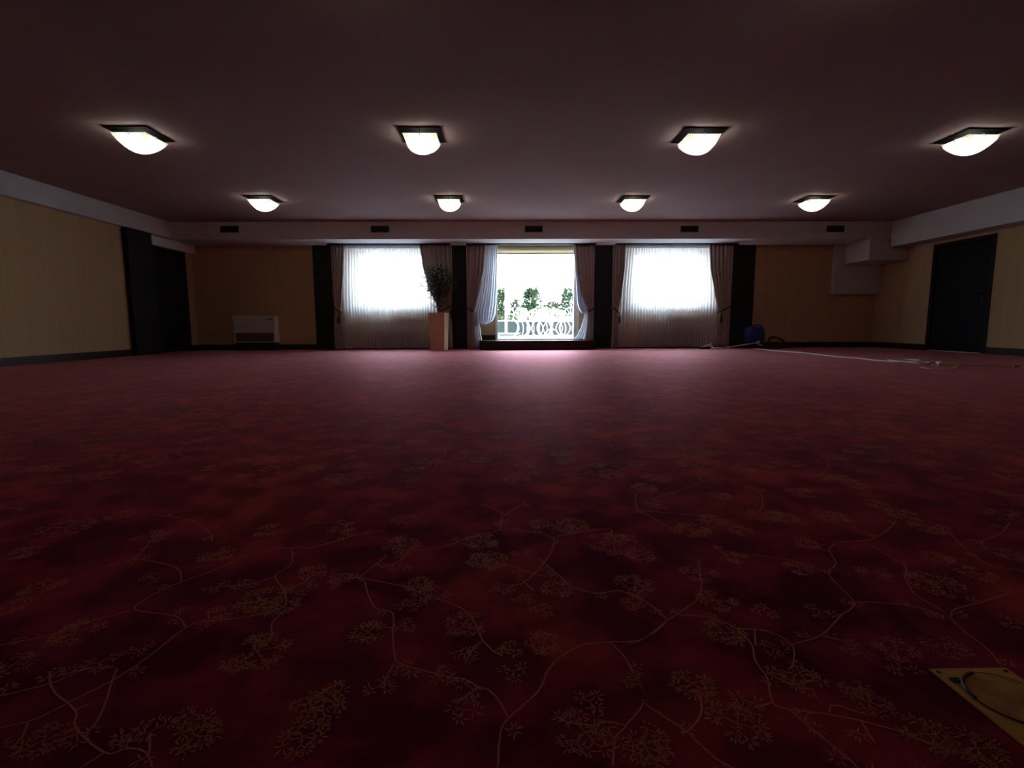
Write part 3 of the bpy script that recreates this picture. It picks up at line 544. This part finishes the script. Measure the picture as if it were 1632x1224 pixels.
# ------------------------------------------------------------------ vacuum cleaner
ve = empty('vacuum_cleaner', (5.60, 11.26, 0)); tag(ve, 'blue canister vacuum cleaner with wand and floor nozzle by the far-right dark pilaster', 'vacuum cleaner')
def rrect(w, d, r=.05, n=5):
    P = []
    for cx, cy, a0 in ((w-r, d-r, 0), (-w+r, d-r, 90), (-w+r, -d+r, 180), (w-r, -d+r, 270)):
        P += [(cx+r*cos(R(a0+90*i/n)), cy+r*sin(R(a0+90*i/n))) for i in range(n+1)]
    return P
def loft(b, levels):
    rings = [[(x, y, z) for x, y in rrect(w, d, r)] for w, d, r, z in levels]; n = len(rings[0])
    vs = [v for rg in rings for v in rg]; fs = [tuple(range(n))[::-1], tuple((len(rings)-1)*n+k for k in range(n))]
    fs += [(i*n+k, i*n+(k+1) % n, (i+1)*n+(k+1) % n, (i+1)*n+k) for i in range(len(rings)-1) for k in range(n)]
    return b.add(vs, fs)
loft(MB(), [(.165, .18, .05, .05), (.175, .19, .05, .07), (.172, .185, .05, .125), (.165, .17, .05, .14)]).build('base', M_black, ve, smooth=False)
loft(MB(), [(.155, .16, .06, .141), (.168, .175, .06, .17), (.172, .175, .06, .36), (.165, .165, .07, .42), (.135, .13, .07, .468), (.08, .08, .06, .487)]).build('blue_tub', M_blue, ve, smooth=False)
MB().tube(smooth_path([(-.12, -.10, .40), (-.10, -.13, .49), (0, -.14, .515), (.10, -.13, .49), (.12, -.10, .40)], 5), .013, 8).build('carry_handle', M_blue, ve, smooth=True)
for x, y in ((-.13, -.14), (.13, -.14), (-.13, .14), (.13, .14)):
    MB().tube([(x-.012, y, .028), (x+.012, y, .028)], .028, 14).build('wheel', M_black, ve, bevel=.003)
MB().lathe([(.03, -.01), (.036, 0), (.03, .03)], 0, 0, 14).build('hose_socket', M_chrome, ve, loc=(.0, -.2, .14))
# wand lies on the carpet: from the nozzle on the left to the cleaner
MB().tube(smooth_path([(-1.05, -.20, .055), (-1.0, -.31, .022), (-.90, -.38, .02), (-.80, -.36, .028), (-.45, -.30, .078), (-.05, -.26, .135)], 5), .013, 8).build('wand', M_chrome, ve, smooth=True)
MB().tube([(-.08, -.275, .13), (.06, -.26, .06)], .014, 8).build('wand_grip', M_chrome, ve)
nz = MB(); nz.add([(-1.34, -.28, .001), (-1.12, -.36, .001), (-1.06, -.24, .001), (-1.29, -.16, .001), (-1.34, -.28, .025), (-1.14, -.35, .045), (-1.07, -.24, .055), (-1.29, -.16, .035)],
                  [(0, 3, 2, 1), (4, 5, 6, 7), (0, 1, 5, 4), (1, 2, 6, 5), (2, 3, 7, 6), (3, 0, 4, 7)])
nz.build('floor_nozzle', M_black, ve, bevel=.006)
MB().tube([(-1.33, -.30, .035), (-1.12, -.30, .08), (-1.06, -.28, .125)], [.012, .020, .016], 8).build('nozzle_neck', M_chrome, ve, smooth=True)
MB().tube(smooth_path([(.16, .02, .10), (.28, .08, .03), (.36, .10, .06), (.385, .10, .17), (.43, .10, .235), (.53, .10, .235), (.66, .10, .19), (.76, .10, .11), (.82, .08, .03), (.70, -.02, .026), (.35, -.06, .026), (.10, -.2, .05), (.01, -.215, .12)], 6), .022, 10).build('hose', M_hose, ve, smooth=True)

# ------------------------------------------------------------------ extension cord, power strip, plugs
cz = .006
run = [(5.43, 10.98), (5.47, 10.70), (5.44, 10.3), (5.44, 9.94), (5.55, 9.48), (5.54, 9.15), (5.52, 8.88), (5.47, 8.45), (5.46, 8.03), (5.52, 7.8), (5.50, 7.59), (5.46, 7.38), (5.47, 7.20),
       (5.52, 7.02), (5.62, 7.08), (5.72, 7.42), (5.92, 7.62), (6.08, 7.50), (6.00, 7.20), (5.78, 7.02), (5.62, 6.93), (5.66, 6.80), (5.85, 6.86), (6.02, 7.02), (6.06, 6.95), (5.93, 6.75), (5.78, 6.62), (5.69, 6.52)]
excord = tag(MB().tube(smooth_path([(x, y, cz+(.009 if 17 < i < 22 or i > 24 else 0)) for i, (x, y) in enumerate(run)], 6), .0095, 6).build('extension_cord', M_cord, smooth=True), 'white cable running from the vacuum cleaner across the carpet, looped near the power strip', 'cable')
loop = (MB().tube(smooth_path([(5.57, 7.00, .019), (5.50, 6.82, .019), (5.56, 6.64, .007), (5.66, 6.68, .007), (5.80, 6.80, .019), (5.70, 6.95, .019)], 6, True), .0075, 6, closed=True).build('cable_coil', M_cord, excord, smooth=True))
se = empty('power_strip', (5.66, 6.36, 0), R(-8)); tag(se, 'ivory power strip with sockets lying on the carpet on the right', 'power strip')
MB().box(-.115, .135, -.032, .032, .001, .045).build('casing', M_stripw, se, bevel=.007)
for k in range(4):
    MB().lathe([(.021, .0455), (.021, .047), (.017, .047), (.016, .0462)], -.075+k*.056, 0, 18).build('socket', M_grille, se)
MB().tube([(-.115, 0, .022), (-.17, .01, .014)], .011, 8).build('cable_gland', M_cord, se)
pg = empty('mains_plug', (5.40, 5.95, 0), R(35)); tag(pg, 'white plug on a short lead lying in front of the power strip', 'plug')
MB().tube([(-.045, 0, .019), (-.01, 0, .019), (.03, 0, .019)], [.011, .018, .018], 12).build('plug_body', M_cord, pg, smooth=False)
MB().tube([(.031, .009, .019), (.05, .009, .019)], .003, 8).tube([(.031, -.009, .019), (.05, -.009, .019)], .003, 8).build('prongs', M_chrome, pg)
MB().tube(smooth_path([(-.045, 0, .019), (-.13, .03, .006), (-.22, .16, .006), (-.12, .30, .008), (.10, .32, .02)], 5), .005, 6).build('lead', M_cord, pg, smooth=True)
pg2 = empty('mains_plug', (6.36, 6.17, 0), R(15)); tag(pg2, 'white plug at the far right end of the thin cable', 'plug')
MB().tube([(-.05, 0, .018), (-.02, 0, .018), (.035, 0, .018)], [.009, .017, .017], 12).build('plug_body', M_cord, pg2)
MB().tube([(.036, .009, .018), (.055, .009, .018)], .003, 8).tube([(.036, -.009, .018), (.055, -.009, .018)], .003, 8).build('prongs', M_chrome, pg2)
tag(MB().tube(smooth_path([(5.80, 6.42, .01), (5.88, 6.46, .006), (5.98, 6.38, .006), (6.05, 6.32, .006), (6.14, 6.22, .006), (6.22, 6.14, .006), (6.305, 6.155, .012)], 6), .0042, 6).build('thin_cable', mat('reddish_cable_sheath', (.34, .14, .12), .6), smooth=True), 'thin reddish cable from the power strip to the plug at far right', 'cable')

# ------------------------------------------------------------------ floor socket cover near the camera
fe = empty('floor_outlet_cover', (.737, .655, 0)); tag(fe, 'worn ochre floor outlet plate with a round lid, set into the carpet at bottom right', 'floor outlet')
MB().box(-.0625, .0625, -.083, .083, .0006, .0035).build('plate', M_brass, fe, bevel=.0008)
lid = MB().lathe([(.0530, .0036), (.0530, .0046), (.0520, .0048), (0.0001, .0048)], .004, .016, 48).build('round_lid', M_brassd, fe)
MB().tube([(.004+.0540*cos(2*pi*k/56), .016+.0540*sin(2*pi*k/56), .0040) for k in range(56)], .0009, 5, closed=True).build('lid_groove', M_black, fe)
MB().tube([(.004+.0535*cos(R(a)), .016+.0535*sin(R(a)), .0052) for a in range(100, 181, 8)], .0026, 6).build('hinge_strap', M_darkmetal, fe)
MB().box(-.052, -.036, .050, .060, .0036, .0056).build('latch', M_darkmetal, fe, bevel=.0008)
for x, y in ((-.054, .074), (.054, .074), (-.054, -.074), (.054, -.074)): MB().lathe([(.0035, .0035), (.003, .0043)], x, y, 10).build('screw', M_darkmetal, fe)

# ------------------------------------------------------------------ terrace
TZ = .20
struct(MB().box(-14, 16, D+T, 19.5, TZ-.3, TZ).build('ground_terrace', M_terr))
def planter(label, x0, x1, m):
    e = empty('planter_box', ((x0+x1)/2, 16.9, TZ)); w = (x1-x0)/2; tag(e, label, 'planter')
    b = frame_rect(MB(), -w, w, -.28, .28, .03, 0, 1)     # built flat, then stood up
    b.v = [(x, z, y*.432) for x, y, z in b.v]; b.build('box', m, e, bevel=.006)
    MB().box(-w+.03, w-.03, -.25, .25, .0, .42).build('soil', M_soil, e)
planter('blue-grey planter box along the terrace, left one', -1.9, 1.30, M_planter)
planter('mauve-grey planter box along the terrace, right one', 1.34, 4.4, M_planter2)
def shrub(label, x, y, h, w, n, seed, m=None, L=.11, flat=None, name='shrub', z0=.434, group=None):
    e = empty(name, (x, y, TZ+z0)); tag(e, label, 'shrub' if name == 'shrub' else 'grass', group); rnd = random.Random(seed)
    s = MB()
    for k in range(5):
        a = k*1.3; s.tube(smooth_path([(0, 0, 0), (cos(a)*w*.2, sin(a)*w*.2, h*.4), (cos(a)*w*.45, sin(a)*w*.4, h*.8)], 3), .008, 5)
    s.build('stem', M_bark, e); b = MB()
    for k in range(n*5):
        a = rnd.uniform(0, 2*pi); z = rnd.uniform(.12, 1)*h; q = w*sqrt(rnd.random())*(.6+.4*sin(pi*min(1, z/h)))
        if sin(7*z+seed)*cos(5*a+seed) > .35: continue
        leaf(b, (cos(a)*q, sin(a)*q, z), a+rnd.uniform(-1, 1), rnd.uniform(-.8, .8), L*rnd.uniform(.7, 1.3), L*.3)
    b.build('foliage', m or M_shrub, e)
shrub('tall leafy shrub left of the parasol pole', -.07, 16.95, 1.06, .22, 330, 1)
shrub('bushy green shrub in the middle of the planter row', .95, 16.9, 1.06, .30, 480, 3)
shrub('shrub at the right edge of the terrace door view', 2.12, 16.9, 1.06, .20, 240, 4)
shrub('small pale shrub between the parasol pole and the middle shrub', .42, 16.95, .72, .18, 90, 5, M_shrub2)
shrub('low spreading shrub right of the middle shrub', 1.62, 16.9, .62, .30, 150, 6, M_shrub2)
def grass(label, x, w, h, n, seed):
    e = empty('grass_tuft', (x, 16.85, TZ+.434)); tag(e, label, 'grass', 'grass tufts in the planter'); rnd = random.Random(seed); b = MB()
    for k in range(n):
        px, py = rnd.uniform(-w, w), rnd.uniform(-.18, .18); a = rnd.uniform(0, 2*pi); hh = h*rnd.uniform(.6, 1.1); bd = rnd.uniform(.02, .12)
        P = [(px+cos(a)*bd*t*t, py+sin(a)*bd*t*t, hh*t) for t in (0, .5, 1)]; b.tube(P, [.006, .005, .001], 3)
    b.build('blades', M_shrub2, e)
grass('grass tuft in the planter behind the parasol pole', .12, .38, .32, 330, 7)
grass('grass tuft in the planter behind the garden chairs', 1.0, .34, .26, 240, 8)
# parasol pole on slabs (the canopy is above the view)
ue = empty('parasol_stand', (.10, 15.0, TZ)); tag(ue, 'white parasol pole rising from a base of pale concrete slabs on the terrace', 'parasol')
b = MB(); [b.box(x*.39-.185, x*.39+.185, y*.39-.185, y*.39+.185, .012, .075) for x in (-.5, .5) for y in (-.5, .5)]
b.build('slab', M_concrete, ue, bevel=.006)
MB().box(-.42, .42, -.42, .42, .0005, .012).box(-.42, .42, -.03, .03, .076, .10).box(-.03, .03, -.42, .42, .076, .10).build('cross_frame', M_parasol, ue, bevel=.002)
MB().tube([(0, 0, .05), (0, 0, 2.75)], .038, 16).build('pole', M_parasol, ue, smooth=False)
cn = MB(); n = 8; vs = [(0, 0, 2.80)] + [(1.35*cos(2*pi*k/n), 1.35*sin(2*pi*k/n), 2.35) for k in range(n)]
cn.add(vs, [(0, 1+k, 1+(k+1) % n) for k in range(n)]).build('canopy', M_parasol, ue, solid=.003)

def chair():
    e = empty('garden_chair', (0, 0, TZ))
    for sx in (-1, 1):
        for sy in (-1, 1):
            MB().tube(smooth_path([(sx*.20, sy*.19, .43), (sx*.13, sy*.13, .27), (sx*.16, sy*.16, .12), (sx*.25, sy*.24, .0)], 5), .013, 7).build('leg', M_white, e, smooth=True)
    s = MB().tube([(.235*cos(a), .225*sin(a), .44) for a in [2*pi*k/28 for k in range(28)]], .013, 7, closed=True)
    for k in range(9):
        x = -.19+k*.0475; h = .215*sqrt(max(.02, 1-(x/.225)**2)); s.box(x-.016, x+.016, -h, h, .437, .447)
    s.build('seat', M_white, e)
    b = MB(); top = [(.25*cos(R(a)), .235, .50+.29*sin(R(a))) for a in range(0, 181, 12)]
    b.tube([(.215, .16, .44)]+top+[(-.215, .16, .44)], .013, 7)
    for a in range(24, 160, 19): b.tube([(.06*cos(R(a)), .215, .45), (.25*cos(R(a)), .235, .50+.29*sin(R(a)))], .009, 6)
    b.build('backrest', M_white, e)
    for sx in (-1, 1):
        MB().tube(smooth_path([(sx*.235, .22, .66), (sx*.29, .05, .66), (sx*.28, -.14, .63), (sx*.22, -.17, .44)], 5), .011, 7).build('armrest', M_white, e, smooth=True)
    return e
ch = chair(); first = True
CH = [(.86, 13.0, 200, 'nearest the low table'), (.62, 14.1, 150, 'behind the nearest one and right of the parasol'), (1.24, 13.55, 20, 'in the middle of the door opening'), (.92, 15.35, 185, 'at the back near the middle shrub'),
      (1.58, 15.35, 170, 'at the back right'), (1.68, 12.95, 335, 'nearest the right door post'), (2.08, 14.45, 285, 'furthest right on the terrace')]
for x, y, a, w in CH:
    lab = 'white metal garden chair with fan back, ' + w
    if first: ch.location = (x, y, TZ); ch.rotation_euler.z = R(a); tag(ch, lab, 'chair', 'white garden chairs on the terrace'); first = False
    else: dup(ch, (x, y, TZ), R(a), lab)
te = empty('garden_table', (1.38, 14.42, TZ)); tag(te, 'round white garden table among the terrace chairs', 'table')
MB().lathe([(.36, .70), (.375, .705), (.375, .72), (.36, .725)], 0, 0, 36).build('tabletop', M_white, te)
MB().lathe([(.03, .03), (.03, .70)], 0, 0, 14).build('column', M_white, te)
for k in range(3):
    a = k*2*pi/3+.4; MB().tube(smooth_path([(cos(a)*.03, sin(a)*.03, .22), (cos(a)*.15, sin(a)*.15, .16), (cos(a)*.28, sin(a)*.28, .014)], 4), .014, 7).build('leg', M_white, te, smooth=True)
te2 = empty('low_side_table', (.0, 13.25, TZ)); tag(te2, 'white table with long bowed legs in front of the parasol pole', 'table')
MB().box(-.25, .42, -.26, .26, .43, .455).build('tabletop', M_white, te2, bevel=.006)
for sx, xx in ((-1, -.19), (1, .36)):
    for sy in (-1, 1): MB().tube(smooth_path([(xx-sx*.0, sy*.22, .43), (xx+sx*.04, sy*.23, .30), (xx+sx*.0, sy*.22, .14), (xx-sx*.09, sy*.20, 0)], 5), .016, 7).build('leg', M_white, te2, smooth=True)

# ------------------------------------------------------------------ daylight
w = bpy.data.worlds.new('overcast'); bpy.context.scene.world = w; w.use_nodes = True
bg = w.node_tree.nodes['Background']; bg.inputs[0].default_value = (.76, .93, 1.08, 1); bg.inputs[1].default_value = SKY = 12.5
for nm, o_ in (('sky_portal', W1), ('sky_portal', WD), ('sky_portal', W3)):
    l = bpy.data.lights.new(nm, 'AREA'); l.shape = 'RECTANGLE'; l.size = o_[1]-o_[0]; l.size_y = o_[3]-o_[2]; l.cycles.is_portal = True
    lo = bpy.data.objects.new(nm, l); C.objects.link(lo); lo.location = ((o_[0]+o_[1])/2, D+T+.01, (o_[2]+o_[3])/2); lo.rotation_euler = (R(-90), 0, 0)

# ------------------------------------------------------------------ camera
F_PX, PITCH, YAW, ROLL = 809.19, .1169, .0175, -.0039
cy_, sy_, cp, sp = cos(YAW), sin(YAW), cos(PITCH), sin(PITCH)
Fw = Vector((sy_*cp, cy_*cp, -sp)); Rt = Vector((cy_, -sy_, 0)); Up = Rt.cross(Fw)
Rr = Rt*cos(ROLL)+Up*sin(ROLL); Uu = Up*cos(ROLL)-Rt*sin(ROLL)
cam = bpy.data.cameras.new('camera'); co = bpy.data.objects.new('camera', cam); C.objects.link(co)
cam.sensor_width = 36; cam.lens = F_PX/1632*36; cam.clip_start = .02; cam.clip_end = 200
m = Matrix((Rr, Uu, -Fw)).transposed().to_4x4(); m.translation = (0, 0, .55); co.matrix_world = m
sc = bpy.context.scene; sc.camera = co
sc.view_settings.view_transform = 'Standard'; sc.view_settings.look = 'None'; sc.view_settings.gamma = 1
sc.view_settings.use_curve_mapping = False; sc.view_settings.exposure = 0
sc.cycles.use_denoising = True; sc.cycles.max_bounces = 10; sc.cycles.transparent_max_bounces = 16; sc.cycles.diffuse_bounces = 6
sc.cycles.sample_clamp_indirect = 6
